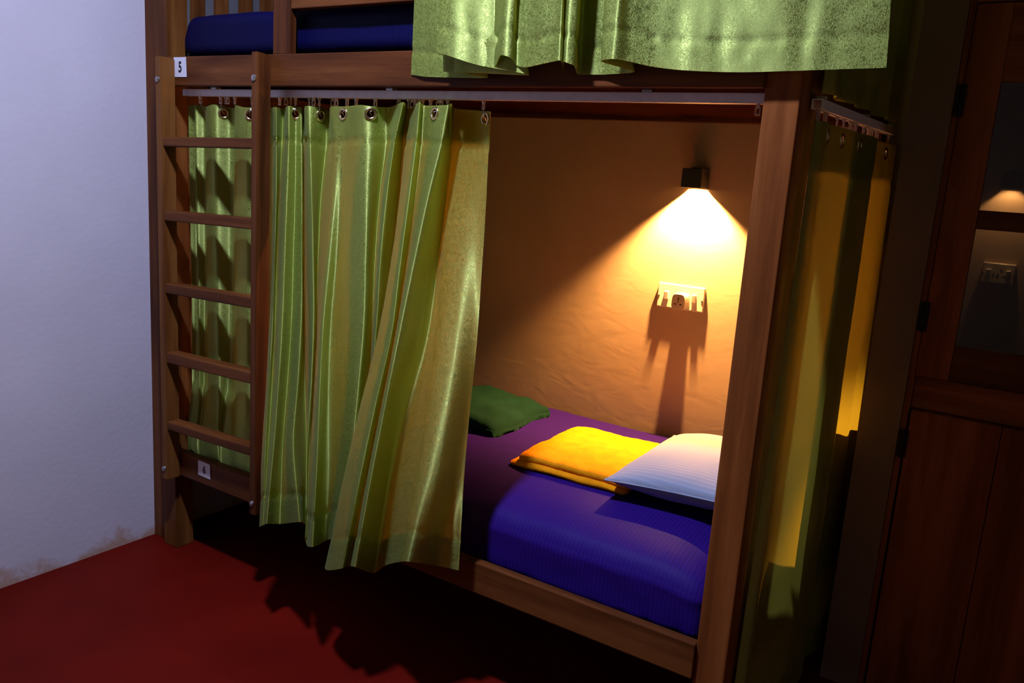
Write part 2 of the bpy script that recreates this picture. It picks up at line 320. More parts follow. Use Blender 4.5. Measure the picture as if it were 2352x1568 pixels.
def torus(bm, c, normal, R, r, n=24, k=8, squash=0.6):
    q = Vector((0, 0, 1)).rotation_difference(Vector(normal).normalized()); c = Vector(c); g = []
    for i in range(n):
        a = 2 * PI * i / n
        g.append([bm.verts.new(c + q @ Vector(((R + r * math.cos(2 * PI * j / k)) * math.cos(a), (R + r * math.cos(2 * PI * j / k)) * math.sin(a), r * squash * math.sin(2 * PI * j / k)))) for j in range(k)])
    for i in range(n):
        for j in range(k):
            bm.faces.new((g[i][j], g[(i + 1) % n][j], g[(i + 1) % n][(j + 1) % k], g[i][(j + 1) % k]))

def cat(p0, p1, p2, p3, t):
    return 0.5 * (2 * p1 + (p2 - p0) * t + (2 * p0 - 5 * p1 + 4 * p2 - p3) * t * t + (3 * p1 - p0 - 3 * p2 + p3) * t ** 3)

def spline(pts, sub, soft=1.0):
    """Catmull-Rom through pts, pulled a little towards the chords so that no fold overshoots"""
    out = []; n = len(pts)
    for i in range(n - 1):
        p0 = pts[max(i - 1, 0)]; p1 = pts[i]; p2 = pts[i + 1]; p3 = pts[min(i + 2, n - 1)]
        for s in range(sub):
            t = s / sub
            out.append(cat(p0, p1, p2, p3, t) * soft + (p1.lerp(p2, t)) * (1 - soft))
    out.append(pts[-1].copy()); return out

# ------------------------------------------------------------------ curtains
def cloth(name, parent, grid, mat, uscale=None, holes=(), uv_off=(0, 0)):
    """grid[row][col] of Vectors -> one cloth mesh with metric UVs; eyelet holes are cut out"""
    bm = bmesh.new(); uvl = bm.loops.layers.uv.new('UVMap')
    nr, nc = len(grid), len(grid[0])
    us = [0.0]
    mid = grid[min(nr - 1, nr // 4)]
    for a, b in zip(mid, mid[1:]): us.append(us[-1] + (b - a).length)
    vs = [0.0]
    for r in range(1, nr): vs.append(vs[-1] + (grid[r][nc // 2] - grid[r - 1][nc // 2]).length)
    vt = [[bm.verts.new(p) for p in row] for row in grid]
    for r in range(nr - 1):
        for c in range(nc - 1):
            ctr = (grid[r][c] + grid[r + 1][c + 1]) / 2
            if any((ctr - h).length < 0.0115 for h in holes): continue
            f = bm.faces.new((vt[r][c], vt[r][c + 1], vt[r + 1][c + 1], vt[r + 1][c]))
            for l, (rr, cc) in zip(f.loops, ((r, c), (r, c + 1), (r + 1, c + 1), (r + 1, c))):
                l[uvl].uv = (us[cc] + uv_off[0], -vs[rr] + uv_off[1])
    bmesh.ops.delete(bm, geom=[v for v in bm.verts if not v.link_faces], context='VERTS')
    return obj(name, bm, mat, parent, smooth=True)

def normals(grid):
    nr, nc = len(grid), len(grid[0]); out = []
    for r in range(nr):
        row = []
        for c in range(nc):
            du = grid[r][min(c + 1, nc - 1)] - grid[r][max(c - 1, 0)]
            dv = grid[min(r + 1, nr - 1)][c] - grid[max(r - 1, 0)][c]
            n = du.cross(dv); row.append(n.normalized() if n.length > 1e-9 else Vector((0, -1, 0)))
        out.append(row)
    return out

def sew(name_root, grid, vlist, header=None, hem=None, seams=True, eyelets=(), wr=0.0015, seed=0.0):
    """cloth body + doubled header / hem turned to the back + stitched seam dips + eyelets"""
    nr, nc = len(grid), len(grid[0])
    nm = normals(grid)
    for r in range(nr):
        for c in range(nc):
            p = grid[r][c]
            w = noise.noise(Vector((p.x * 9 + seed, p.y * 9, p.z * 5))) * wr + noise.noise(Vector((p.x * 30, p.y * 30 + seed, p.z * 24))) * wr * .35
            k = 0.0
            for sv in (header, hem):
                if sv is not None:
                    d = abs(vlist[r] - sv)
                    if d < 0.012: k -= 0.0042 * (1 - d / 0.012) * (0.7 + 0.6 * noise.noise(Vector((p.x * 45, p.y * 45, seed))))
            if hem is not None:
                d = abs(vlist[r] - hem)
                if d < 0.12: k += 0.0030 * (1 - d / 0.12) * noise.noise(Vector((p.x * 32, p.y * 32, seed + 4.0 + p.z * 6)))
            grid[r][c] = p + nm[r][c] * (w + k) * FRONT_SIGN
    holes = []
    for (cc, rr) in eyelets: holes.append(grid[rr][cc].copy())
    body = cloth('cloth', name_root, grid, M['curtain'], holes=holes)
    nm = normals(grid)
    def band(nm_, r0, r1):
        g = [[grid[r][c] - nm[r][c] * 0.0025 * FRONT_SIGN for c in range(nc)] for r in range(r0, r1 + 1)]
        cloth(nm_, name_root, g, M['hem'], holes=holes, uv_off=(.37, .21))
    if header is not None:
        r1 = max(i for i in range(nr) if vlist[i] <= header + 1e-6); band('header_band', 0, r1)
    if hem is not None:
        r0 = min(i for i in range(nr) if vlist[i] >= hem - 1e-6); band('hem_band', r0, nr - 1)
    gs = []
    for (cc, rr) in eyelets:
        bm = bmesh.new(); torus(bm, grid[rr][cc] + nm[rr][cc] * 0.001 * FRONT_SIGN, nm[rr][cc], 0.0135, 0.0042)
        gs.append(obj('grommet', bm, M['brass'], name_root, smooth=True))
    return holes, gs

FRONT_SIGN = -1.0     # du x dv points into the bed for cloth laid left to right, top to bottom

def rows_for(length, header, hem):
    """row positions in metres from the top, denser where the eyelets and seams sit"""
    r = []; x = 0.0
    while x < length - 1e-6:
        r.append(x)
        step = 0.0055 if x < header + .01 else (0.010 if x > length - hem - .06 else 0.018)
        x += step
    r.append(length); return r

def hook(parent, eye, top):
    bm = bmesh.new(); e = Vector(eye); t = Vector(top)
    m = (e + t) / 2
    tube(bm, [e + Vector((0, .004, -.004)), e + Vector((.002, -.006, .004)), m + Vector((.004, -.005, 0)), t + Vector((.001, 0, -.004)), t + Vector((-.002, .002, 0)), t + Vector((-.003, .004, -.008))], 0.0009, 6)
    obj('hook', bm, M['wire'], parent, smooth=True)

# ------------------------------------------------------------------ the room
XL, YB, ZC = -0.0875, 0.95, 2.9
struct('floor', BX(XL - .2, 3.4, -2.8, 3.0, -0.12, 0.0), M['floor'])
struct('ceiling', BX(XL - .2, 3.4, -2.8, 3.0, ZC, ZC + .1), M['ceil'])
struct('wall_left', BX(XL - .2, XL, -2.8, 3.0, 0, ZC), M['wall_white'])
struct('wall_back', BX(XL, 2.13, YB, YB + .15, 0, ZC), M['wall_cream'])
struct('wall_right', BX(3.2, 3.4, -2.8, 3.0, 0, ZC), M['wall_plain'])
struct('wall_front', BX(XL - .2, 3.4, -2.8, -2.6, 0, ZC), M['wall_plain'])
struct('wall_passage', BX(2.13, 3.2, 1.94, 2.09, 0, ZC), M['wall_cream'])
bm = bmesh.new()
box(bm, 2.135, 2.236, .70, 1.94, 0, ZC)                     # return beside the door
box(bm, 2.236, 2.93, .70, .80, 1.93, ZC)                    # over the door
box(bm, 2.93, 3.2, .70, .80, 0, ZC)
struct('wall_partition', bm, M['wall_plain'])
struct('trim_1', BX(XL, -0.008, .02, .05, 0, ZC, bev=.002), W['Z'])

# ------------------------------------------------------------------ the bunk bed
bed = thing('bunk_bed', 'reddish brown teak bunk bed standing along the back wall', 'bunk bed', (1.0, .47, 0))
def bpart(name, mat, *a, bev=.003, parent=None, **k):
    return obj(name, BX(*a, bev=bev, **k), mat, parent or bed)
# four corner posts
bm = bmesh.new(); box(bm, 0, .071, 0, .071, 0, 2.72, bev=.003)
for v in bm.verts: v.co.x -= 0.012 * v.co.z / 1.7            # the near left post leans a little
obj('post', bm, WG, bed)
bpart('post', WP, 1.979, 2.05, 0, .071, 0, 2.72)
bpart('post', W['Z'], 0, .071, .875, .946, 0, 2.72)
bpart('post', W['Z'], 1.979, 2.05, .875, .946, 0, 2.72)
# front and back rails
bpart('lower_rail', W['X'], .071, 1.979, -.010, .018, .290, .376)
bpart('upper_rail', W['X'], .060, 1.979, -.012, .020, 1.587, 1.674)
bpart('lower_rail', W['X'], .071, 1.979, .915, .943, .290, .376)
bpart('upper_rail', W['X'], .071, 1.979, .915, .943, 1.587, 1.674)
# end rails
for x0, x1 in ((.018, .046), (2.010, 2.046)):
    bpart('end_rail', W['Y'], x0, x1, .071, .875, .290, .376)
    bpart('end_rail', W['Y'], x0, x1, .071, .875, 1.587, 1.674)
# boards that carry the mattresses
bpart('bed_board', M['ply'], .046, 2.010, .018, .915, .30, .325, bev=.001)
bpart('bed_board', M['ply'], .046, 2.010, .020, .915, 1.602, 1.676, bev=.001)
# guard rail of the upper bunk
bpart('guard_post', W['Z'], .552, .622, -.002, .022, 1.674, 2.10)
bpart('guard_rail', W['X'], .622, 1.979, .000, .026, 1.795, 1.90)
bpart('guard_rail', W['X'], .622, 1.979, .000, .026, 1.99, 2.09)
bpart('top_rail', W['X'], .071, 1.979, 0, .03, 2.64, 2.72)
bpart('top_rail', W['Y'], .02, .05, .071, .875, 2.64, 2.72)
bpart('top_rail', W['Y'], 2.0, 2.03, .071, .875, 2.64, 2.72)
bm = bmesh.new()
for k in range(8): box(bm, .019, .037, .072 + k * .1, .1715 + k * .1, .3765, 1.5865, bev=.002)
obj('added_end_panel', bm, W['Z'], bed)  # planks added to darken the gap at the bunk's left end
# low slatted headboard at the pillow end
bpart('side_batten', W['Z'], 2.020, 2.046, .0715, .150, .376, 1.587)
bm = bmesh.new(); box(bm, 2.014, 2.036, .159, .875, .3765, .50, bev=.003)
box(bm, 2.016, 2.034, .44, .875, .675, .80, bev=.008)
for y0, y1 in ((.44, .475), (.50, .60), (.622, .875)): box(bm, 2.018, 2.032, y0, y1, .495, .68, bev=.003)
obj('headboard', bm, W['Y'], bed)
# upright slats at the left end of the upper bunk
for y0 in (.073, .116, .209, .310, .402, .50, .598, .696, .794):
    w = .022 if y0 < .1 else .048
    bpart('end_slat', WG, .012, .030, y0, y0 + w, 1.674, 2.30, bev=.002)
bpart('end_rail', W['Y'], .012, .040, .071, .875, 2.30, 2.38)
bpart('added_end_panel', M['wall_shade'], .003, .0115, .0715, .875, 1.68, 2.30, bev=0)  # added panel, coloured as the shaded wall between the slats
# foot under each rail corner: small bracing blocks seen in the shade
# ------------------------------------------------------------------ the ladder
lad = thing('ladder', 'wooden ladder with five flat rungs bolted to the left front of the bunk bed', 'ladder', (.32, -.035, .287))
for x0, x1, zt in ((.085, .1155, 1.669), (.533, .5585, 1.674)):
    bm = bmesh.new()
    prof = [(-.062, .287), (-.0125, .287), (-.0125, zt - .004), (-.062, zt)]
    a = [bm.verts.new((x0, y, z)) for y, z in prof]; b = [bm.verts.new((x1, y, z)) for y, z in prof]
    bm.faces.new(a); bm.faces.new(b[::-1])
    for i in range(4): bm.faces.new((a[i], b[i], b[(i + 1) % 4], a[(i + 1) % 4]))
    bmesh.ops.recalc_face_normals(bm, faces=bm.faces[:])
    bmesh.ops.bevel(bm, geom=bm.edges[:], offset=.002, segments=2, affect='EDGES')
    obj('stile', bm, W['Z'] if x0 > .3 else WG, lad)
for zb, zt in ((1.402, 1.432), (1.170, 1.203), (.935, .969), (.702, .739), (.471, .501)):
    bm = BX(.1155, .533, -.060, -.014, zb, zt, bev=.006, seg=3)
    for v in bm.verts: v.co.z += .005 * (v.co.x - .32) / .2
    obj('rung', bm, W['X'], lad)
for x, z in ((.0985, 1.600), (.5455, 1.603), (.0985, .325), (.5455, .325)):
    bm = bmesh.new()
    cyl(bm, (x, -.0660, z), (x, -.0618, z), .0085, .0095, 18)
    cyl(bm, (x, -.0675, z), (x, -.0655, z), .0045, .005, 6)
    obj('bolt', bm, M['steel'], lad)

# ------------------------------------------------------------------ number labels
def text_mesh(name, s, size, loc, rot, mat, parent, bold=0.0):
    cu = bpy.data.curves.new(name, 'FONT'); cu.body = s; cu.size = size; cu.align_x = 'CENTER'; cu.align_y = 'CENTER'
    cu.extrude = 0.0002; cu.offset = bold
    t = bpy.data.objects.new(name + '_c', cu); COL.objects.link(t)
    bpy.context.view_layer.update()
    me = bpy.data.meshes.new_from_object(t.evaluated_get(bpy.context.evaluated_depsgraph_get()))
    me.name = name
    bpy.data.objects.remove(t); bpy.data.curves.remove(cu)
    me.transform(Matrix.Translation(loc) @ rot)
    me.materials.clear(); me.materials.append(mat)
    o = bpy.data.objects.new(name, me); COL.objects.link(o)
    if parent: o.parent = parent; o.matrix_parent_inverse = parent.matrix_basis.inverted()
    return o
def number_label(txt, label, x0, x1, z0, z1, yf, tilt, digit):
    t = thing('number_label', label, 'label', ((x0 + x1) / 2, yf, (z0 + z1) / 2))
    bm = bmesh.new(); nx, nz = 8, 8
    rotm = Matrix.Translation(((x0 + x1) / 2, 0, (z0 + z1) / 2)) @ Matrix.Rotation(tilt, 4, 'Y') @ Matrix.Translation((-(x0 + x1) / 2, 0, -(z0 + z1) / 2))
    g = [[bm.verts.new(rotm @ Vector((x0 + (x1 - x0) * i / nx, yf - .0012 - .0016 * (abs(i / nx - .5) * 2) ** 3 * (j / nz), z0 + (z1 - z0) * j / nz))) for i in range(nx + 1)] for j in range(nz + 1)]
    for j in range(nz):
        for i in range(nx): bm.faces.new((g[j][i], g[j][i + 1], g[j + 1][i + 1], g[j + 1][i]))
    r = bmesh.ops.extrude_face_region(bm, geom=bm.faces[:])
    for v in r['geom']:
        if isinstance(v, bmesh.types.BMVert): v.co.y += .0008
    bmesh.ops.recalc_face_normals(bm, faces=bm.faces[:])
    pp = obj('paper', bm, M['paper'], t)
    cx, cz = (x0 + x1) / 2, (z0 + z1) / 2
    rot = Matrix.Rotation(tilt, 4, 'Y') @ Matrix.Rotation(PI / 2, 4, 'X') @ Matrix.Scale(.78, 4, (1, 0, 0))
    text_mesh('digit', txt, digit, Vector((cx, yf - .0022, cz - .001)), rot, M['ink'], pp, .0009)
number_label('5', 'white paper number 5 on the upper bunk rail', .112, .173, 1.6125, 1.6715, -.0122, 0.0, .044)
number_label('6', 'white paper number 6 on the lower bunk rail', .213, .276, .318, .370, -.0102, 0.03, .036)

# ------------------------------------------------------------------ bedding
def soft_slab(x0, x1, y0, y1, z0, z1, rad, cuts, dis, seed, freq=4.0, profile=None):
    """a padded block: grid-subdivided box pulled to a rounded box with cloth unevenness"""
    b = bmesh.new(); bmesh.ops.create_cube(b, size=1.0)
    bmesh.ops.subdivide_edges(b, edges=b.edges[:], cuts=cuts, use_grid_fill=True)
    c = Vector(((x0 + x1) / 2, (y0 + y1) / 2, (z0 + z1) / 2)); h = Vector(((x1 - x0) / 2, (y1 - y0) / 2, (z1 - z0) / 2))
    r = Vector((min(rad, h.x), min(rad, h.y), min(rad, h.z)))
    for v in b.verts:
        q = Vector((v.co.x * 2, v.co.y * 2, v.co.z * 2))
        # crowd the grid lines towards the edges so that the rounding stays smooth
        q = Vector([math.sin(t * PI / 2) * .55 + t * .45 for t in q])
        p = Vector((q.x * h.x, q.y * h.y, q.z * h.z))
        inner = Vector([max(-h[i] + r[i], min(h[i] - r[i], p[i])) for i in range(3)])
        d = p - inner
        e = Vector([d[i] / r[i] for i in range(3)])
        if e.length > 1e-6:
            m_ = max(abs(t) for t in e); e = e.normalized() * m_
            p = inner + Vector([e[i] * r[i] for i in range(3)])
        n = noise.noise(Vector((p.x * freq + seed, p.y * freq, p.z * freq)))
        n2 = noise.noise(Vector((p.x * freq * 4, p.y * freq * 4 + seed, p.z * freq * 4)))
        p = p + (e.normalized() if e.length > 1e-6 else Vector((0, 0, 0))) * (n * dis + n2 * dis * .4)
        v.co = c + p
    return b
# lower mattress in its fitted sheet
bm = soft_slab(.075, 1.972, .048, .925, .326, .545, .042, 48, .006, 2.0, 3.0)
for v in bm.verts:
    p = v.co
    if p.y < .16:                                             # gathers pulled under at the front edge
        k = (1 - (p.y - .048) / .112); t = max(0, min(1, (.50 - p.z) / .16))
        v.co.y += k * .006 * t * math.sin(p.x * 62 + 3 * math.sin(p.x * 7)) * (.3 + .7 * max(0, min(1, (p.x - 1.1) / .6)))
        v.co.z -= .018 * k * k * max(0, min(1, (p.z - .36) / .15))
    if p.y < .32: v.co.z -= .044 * ((.32 - p.y) / .27) ** 2 * max(0, min(1, (p.z - .36) / .15))
    if p.x > 1.80: v.co.z -= .03 * ((p.x - 1.80) / .17) ** 2 * max(0, min(1, (p.z - .36) / .15))
mt = obj('mattress', bm, M['navy'], smooth=True)
tag(mt, 'purple navy sheeted mattress on the lower bunk, under the yellow towel and pillow', 'mattress')
bm = soft_slab(.062, 1.972, .040, .91, 1.677, 1.812, .04, 36, .006, 5.0, 3.5)
for v in bm.verts:
    if v.co.x < .15 and v.co.z > 1.74: v.co.x += .034 * (v.co.z - 1.74) / .07 * (1 - (v.co.x - .062) / .1)
mu = obj('mattress', bm, M['navy_shaded'], smooth=True)
tag(mu, 'navy covered mattress of the upper bunk behind the guard rail', 'mattress')

# pillow
def pillow_bm(w, l, t):
    b = bmesh.new(); n, m_ = 36, 48; top = []; bot = []
    for s, lst in ((1, top), (-1, bot)):
        for j in range(m_ + 1):
            row = []
            for i in range(n + 1):
                u = i / n * 2 - 1; v = j / m_ * 2 - 1
                # sides pulled in between the pointed corners
                x = u * w / 2 * (1 - .055 * (1 - v * v)**1.0 * abs(u) ** 3 * 1.0); y = v * l / 2 * (1 - .05 * (1 - u * u) * abs(v) ** 3)
                f = max(0, (1 - abs(u) ** 2.6)) ** .62 * max(0, (1 - abs(v) ** 3.2)) ** .62
                z = s * t / 2 * f
                z += .004 * noise.noise(Vector((u * 2.4, v * 3.0, s * 3))) * f + .0022 * math.sin((u * 7 + v * 2) * 3) * f * (abs(u) ** 4)
                row.append((x, y, z))
            lst.append(row)
    vt = {}
    def V_(s, i, j):
        edge = i in (0, n) or j in (0, m_)
        k = (0 if edge else s, i, j)
        if k not in vt: vt[k] = b.verts.new((top if s > 0 else bot)[j][i])
        return vt[k]
    for s in (1, -1):
        for j in range(m_):
            for i in range(n):
                q = [V_(s, i, j), V_(s, i + 1, j), V_(s, i + 1, j + 1), V_(s, i, j + 1)]
                b.faces.new(q if s > 0 else q[::-1])
    return b
PW, PL, PT = .41, .55, .125
pm = Matrix.Translation((1.795, .515, .607)) @ Matrix.Rotation(.05, 4, 'Z') @ Matrix.Rotation(-.045, 4, 'Y') @ Matrix.Rotation(-.02, 4, 'X')
pil = thing('pillow', 'white striped bed pillow lying at the right end of the lower mattress', 'pillow', (1.795, .515, .545))
bm = pillow_bm(PW, PL, PT); bmesh.ops.transform(bm, matrix=pm, verts=bm.verts)
obj('pillowcase', bm, M['pillow'], pil, smooth=True)
bm = bmesh.new(); ring = []
for k in range(160):
    a = k / 160 * 4; s = int(a); f = a - s
    u, v = [(-1 + 2 * f, -1), (1, -1 + 2 * f), (1 - 2 * f, 1), (-1, 1 - 2 * f)][s]
    ring.append(pm @ Vector((u * PW / 2 * (1 - .055 * (1 - v * v) * abs(u) ** 3), v * PL / 2 * (1 - .05 * (1 - u * u) * abs(v) ** 3), 0)))
tube(bm, ring + [ring[0]], .0022, 6)
obj('seam', bm, M['pillow'], pil, smooth=True)

# folded yellow towel: a cloth folded over into two thick layers
tow = thing('towel', 'folded yellow terry towel on the lower mattress in front of the pillow', 'towel', (1.455, .475, .545))
def towel_layer(x0, x1, y0, y1, z0, z1, seed):
    b = soft_slab(x0, x1, y0, y1, z0, z1, .016, 30, .0035, seed, 14.0)
    for v in b.verts:
        v.co.z += .004 * noise.noise(Vector((v.co.x * 7, v.co.y * 7, seed))) 
        # corners sag a little
        k = max(0, abs(v.co.x - (x0 + x1) / 2) / ((x1 - x0) / 2) - .6) * max(0, abs(v.co.y - (y0 + y1) / 2) / ((y1 - y0) / 2) - .6)
        v.co.z -= .05 * k * (1 if v.co.z > .56 else .3)
    return b
tm = Matrix.Translation((1.455, .475, 0)) @ Matrix.Rotation(.03, 4, 'Z') @ Matrix.Translation((-1.455, -.475, 0))
bm = towel_layer(1.262, 1.640, .282, .660, .5465, .5685, 1.0); bmesh.ops.transform(bm, matrix=tm, verts=bm.verts)
obj('folded_layer', bm, M['towel'], tow, smooth=True)
bm = towel_layer(1.285, 1.645, .290, .672, .5660, .592, 9.0); bmesh.ops.transform(bm, matrix=tm, verts=bm.verts)
obj('folded_layer', bm, M['towel'], tow, smooth=True)

# dark green garment
bm = soft_slab(.78, 1.105, .455, .80, .5475, .608, .028, 30, .006, 3.0, 9.0)
for v in bm.verts:
    p = v.co
    if p.z > .57:
        ex = (p.x - .96) / .145
        if ex > 0: v.co.z -= .030 * min(1, ex) ** 1.6
        v.co.z += .010 * noise.noise(Vector((p.x * 16, p.y * 10, 2.0))) + .005 * math.sin(p.x * 40 + p.y * 55) * max(0, noise.noise(Vector((p.x * 8, p.y * 8, 0))) + .3)
    v.co.x += .02 * noise.noise(Vector((p.y * 8, p.z * 8, 1.0)))
gr = obj('folded_garment', bm, M['green'], smooth=True)
tag(gr, 'dark green folded cloth garment lying on the lower mattress beside the curtain edge', 'clothing')

# ------------------------------------------------------------------ wall lamp, switch plate, plug
def wall_lamp(cx, yw, zb, zt, label, group, power, col):
    t = thing('wall_lamp', label, 'wall lamp', (cx, yw, (zb + zt) / 2), group)
    hw, dp, th = .033, .070, .0028
    bm = bmesh.new()
    box(bm, cx - hw, cx + hw, yw - dp, yw - .001, zt - th, zt, bev=.0008)          # top
    box(bm, cx - hw, cx + hw, yw - dp, yw - dp + th, zb, zt - th, bev=.0008)       # front
    for s in (-1, 1):
        x = cx + s * (hw - th / 2); box(bm, x - th / 2, x + th / 2, yw - dp + th, yw - .001, zb, zt - th)
    box(bm, cx - hw + th, cx + hw - th, yw - .004, yw - .001, zb, zt - th)
    hs = obj('housing', bm, M['black'], t)
    bm = bmesh.new(); box(bm, cx - .010, cx + .010, yw - .050, yw - .030, zt, zt + .004, bev=.001)
    obj('top_cap', bm, M['black'], hs)
    bm = bmesh.new(); cyl(bm, (cx, yw - .048, zt - .0048), (cx, yw - .048, zt - .0031), .012, .013, 24)
    obj('led', bm, emit_mat('warm_led', col, 6.0), t)
    l = bpy.data.lights.new('lamp_beam', 'SPOT'); l.energy = power; l.color = col
    l.spot_size = R(108); l.spot_blend = .35; l.shadow_soft_size = .009
    lo = bpy.data.objects.new('lamp_beam', l); COL.objects.link(lo)
    lo.location = (cx, yw - .048, zt - .029); lo.parent = t; lo.matrix_parent_inverse = t.matrix_basis.inverted()
    return t
R = math.radians
WARM = (1.0, 0.47, 0.13)
wall_lamp(1.501, YB, 1.381, 1.442, 'small black box lamp glowing downward on the back wall above the switch plate', None, LAMP_W, WARM)
wall_lamp(2.335, 1.94, 1.452, 1.515, 'distant wall lamp glowing behind the upper pane of the glazed door', None, LAMP2_W, (1.0, .56, .22))

def switch_plate(x0, x1, z0, z1, yw, label, th=.012):
    t = thing('switch_plate', label, 'switch plate', ((x0 + x1) / 2, yw, (z0 + z1) / 2))
    yf = yw - th
    pl = obj('plate', BX(x0, x1, yf, yw - .0005, z0, z1, bev=.0035, seg=3), M['plate'], t)
    w = x1 - x0; h = z1 - z0
    for fx, fz in ((.035, .46), (.36, .46), (.50, .46), (.965, .46)):
        bm = bmesh.new(); cyl(bm, (x0 + w * fx, yf - .0012, z0 + h * fz), (x0 + w * fx, yf + .001, z0 + h * fz), .0032, .0036, 12)
        obj('screw', bm, M['steel'], pl)
    for fx in (.20, .80):
        bm = BX(x0 + w * fx - .008, x0 + w * fx + .008, yf - .007, yf + .001, z0 + h * .34, z0 + h * .68, bev=.003, seg=3)
        for v in bm.verts: v.co.y -= .004 * ((v.co.z - z0) / h - .5)
        obj('rocker', bm, M['plate'], t)
    bm = bmesh.new()
    xs = x0 + w * .58
    for dx, dz, sx, sz in ((0, .012, .003, .004), (-.011, -.010, .004, .0025), (.011, -.010, .004, .0025)):
        box(bm, xs + dx - sx, xs + dx + sx, yf - .0004, yf + .001, z0 + h * .5 + dz - sz, z0 + h * .5 + dz + sz)
    obj('socket_slot', bm, M['hole'], t)
    return t
switch_plate(1.402, 1.567, .978, 1.060, YB, 'double switch and socket plate below the glowing lamp on the back wall')
switch_plate(2.288, 2.396, 1.105, 1.180, 1.94, 'shaded switch plate seen through the lower pane of the glazed door', .021)

# travel adaptor in the right-hand socket
ad = thing('plug_adaptor', 'chunky cream plug adaptor pushed into the switch plate socket', 'plug adaptor', (1.494, YB - .03, 1.01))
ax0, ax1, az0, az1, ay0, ay1 = 1.472, 1.519, .982, 1.036, YB - .056, YB - .0125
b = bmesh.new(); pr = []
for k in range(40):
    a = 2 * PI * k / 40; c_, s_ = math.cos(a), math.sin(a)
    px_ = (abs(c_) ** .45) * (1 if c_ > 0 else -1); pz_ = (abs(s_) ** .45) * (1 if s_ > 0 else -1)
    pr.append(((ax0 + ax1) / 2 + px_ * (ax1 - ax0) / 2 * (1 - .06 * max(0, pz_)), (az0 + az1) / 2 + pz_ * (az1 - az0) / 2))
r0 = [b.verts.new((x, ay0 + .002, z)) for x, z in pr]; r1 = [b.verts.new((x, ay1, z)) for x, z in pr]
cen = ((ax0 + ax1) / 2, (az0 + az1) / 2)
rf = [b.verts.new((cen[0] + (x - cen[0]) * .93, ay0, cen[1] + (z - cen[1]) * .93)) for x, z in pr]
for k in range(40):
    j = (k + 1) % 40
    b.faces.new((r0[k], r0[j], r1[j], r1[k])); b.faces.new((rf[k], rf[j], r0[j], r0[k]))
b.faces.new(rf); b.faces.new(r1)
bmesh.ops.recalc_face_normals(b, faces=b.faces[:])
adb = obj('adaptor_body', b, M['plastic'], ad)
b = bmesh.new(); yf = ay0 - .0004; xc = cen[0]; zc = cen[1] + .002
def disc(cx, cz, rx, rz, n=14):
    vs = [b.verts.new((cx + rx * math.cos(2 * PI * k / n), yf, cz + rz * math.sin(2 * PI * k / n))) for k in range(n)]
    f = b.faces.new(vs); r = bmesh.ops.extrude_face_region(b, geom=[f])
    for v in r['geom']:
        if isinstance(v, bmesh.types.BMVert): v.co.y += .001
disc(xc, zc + .008, .0026, .0045); disc(xc, zc - .001, .0018, .0040); disc(xc, zc + .019, .002, .0018)
for s in (-1, 1):
    vs = [b.verts.new((xc + s * x, yf, zc - .010 + z)) for x, z in ((.006, 0.0), (.0065, .0028), (.0145, .0006), (.0145, -.0014), (.0065, -.0028))]
    f = b.faces.new(vs); r = bmesh.ops.extrude_face_region(b, geom=[f])
    for v in r['geom']:
        if isinstance(v, bmesh.types.BMVert): v.co.y += .001
bmesh.ops.recalc_face_normals(b, faces=b.faces[:])
obj('socket_slot', b, M['hole'], adb)

# ------------------------------------------------------------------ curtain tracks
def glider_bm():
    b = bmesh.new()
    box(b, -.004, .004, -.004, .004, -.006, 0, bev=.0008)
    box(b, -.0055, -.0030, -.0015, .0015, -.020, -.006); box(b, .0030, .0055, -.0015, .0015, -.020, -.006)
    box(b, -.0055, .0055, -.0015, .0015, -.0225, -.0185, bev=.0008); box(b, -.0055, .0055, -.0015, .0015, -.0085, -.0055)
    return b
glider_me = bpy.data.meshes.new('glider'); _b = glider_bm(); _b.to_mesh(glider_me); _b.free(); glider_me.materials.append(M['plastic'])
def glider(parent, loc, rz=0.0):
    o = bpy.data.objects.new('glider', glider_me); COL.objects.link(o); o.parent = parent
    o.matrix_parent_inverse = parent.matrix_basis.inverted(); o.location = loc; o.rotation_euler = (0, 0, rz)
    return o
def track(label, p0, p1, along, brackets):
    t = thing('curtain_track', label, 'curtain track', ((p0[0] + p1[0]) / 2, (p0[1] + p1[1]) / 2, p0[2]))
    d = Vector(p1) - Vector(p0); L = d.length
    b = bmesh.new()
    # C-shaped aluminium extrusion: web, two flanges, two lips
    for (u0, u1, w0, w1) in ((-.011, .011, .018, .0205), (-.011, -.0085, .002, .018), (.0085, .011, .002, .018), (-.011, -.0035, 0, .002), (.0035, .011, 0, .002)):
        box(b, 0, L, u0, u1, w0, w1, bev=.0005, seg=1)
    ang = math.atan2(d.y, d.x)
    bmesh.ops.transform(b, matrix=Matrix.Translation(p0) @ Matrix.Rotation(ang, 4, 'Z') @ Matrix.Rotation(-math.asin(d.z / L), 4, 'Y'), verts=b.verts)
    obj('channel', b, M['track'], t)
    for f in brackets:
        c = Vector(p0) + d * f; b = bmesh.new()
        box(b, c.x - .012, c.x + .012, c.y - .010, c.y + .010, c.z + .0205, c.z + .028, bev=.002)
        cyl(b, (c.x - .006, c.y - .0105, c.z + .0243), (c.x - .006, c.y - .0095, c.z + .0243), .002, n=8)
        cyl(b, (c.x + .006, c.y - .0105, c.z + .0243), (c.x + .006, c.y - .0095, c.z + .0243), .002, n=8)
        obj('bracket', b, M['steel'], t)
    return t
ZT = 1.5595
tf = track('white curtain track along the front under the upper bunk rail', (.105, .032, ZT), (1.9785, .032, ZT), 'X', (.08, .465, .86))
te = track('white curtain track along the right end of the bunk beneath the end rail', (2.063, .08, 1.556), (2.063, .935, 1.567), 'Y', (.04, .55, .95))
tu = track('curtain track high up on the upper bunk, above the upper curtain', (1.0, -.045, 2.705), (2.24, -.045, 2.705), 'X', (.1, .9))

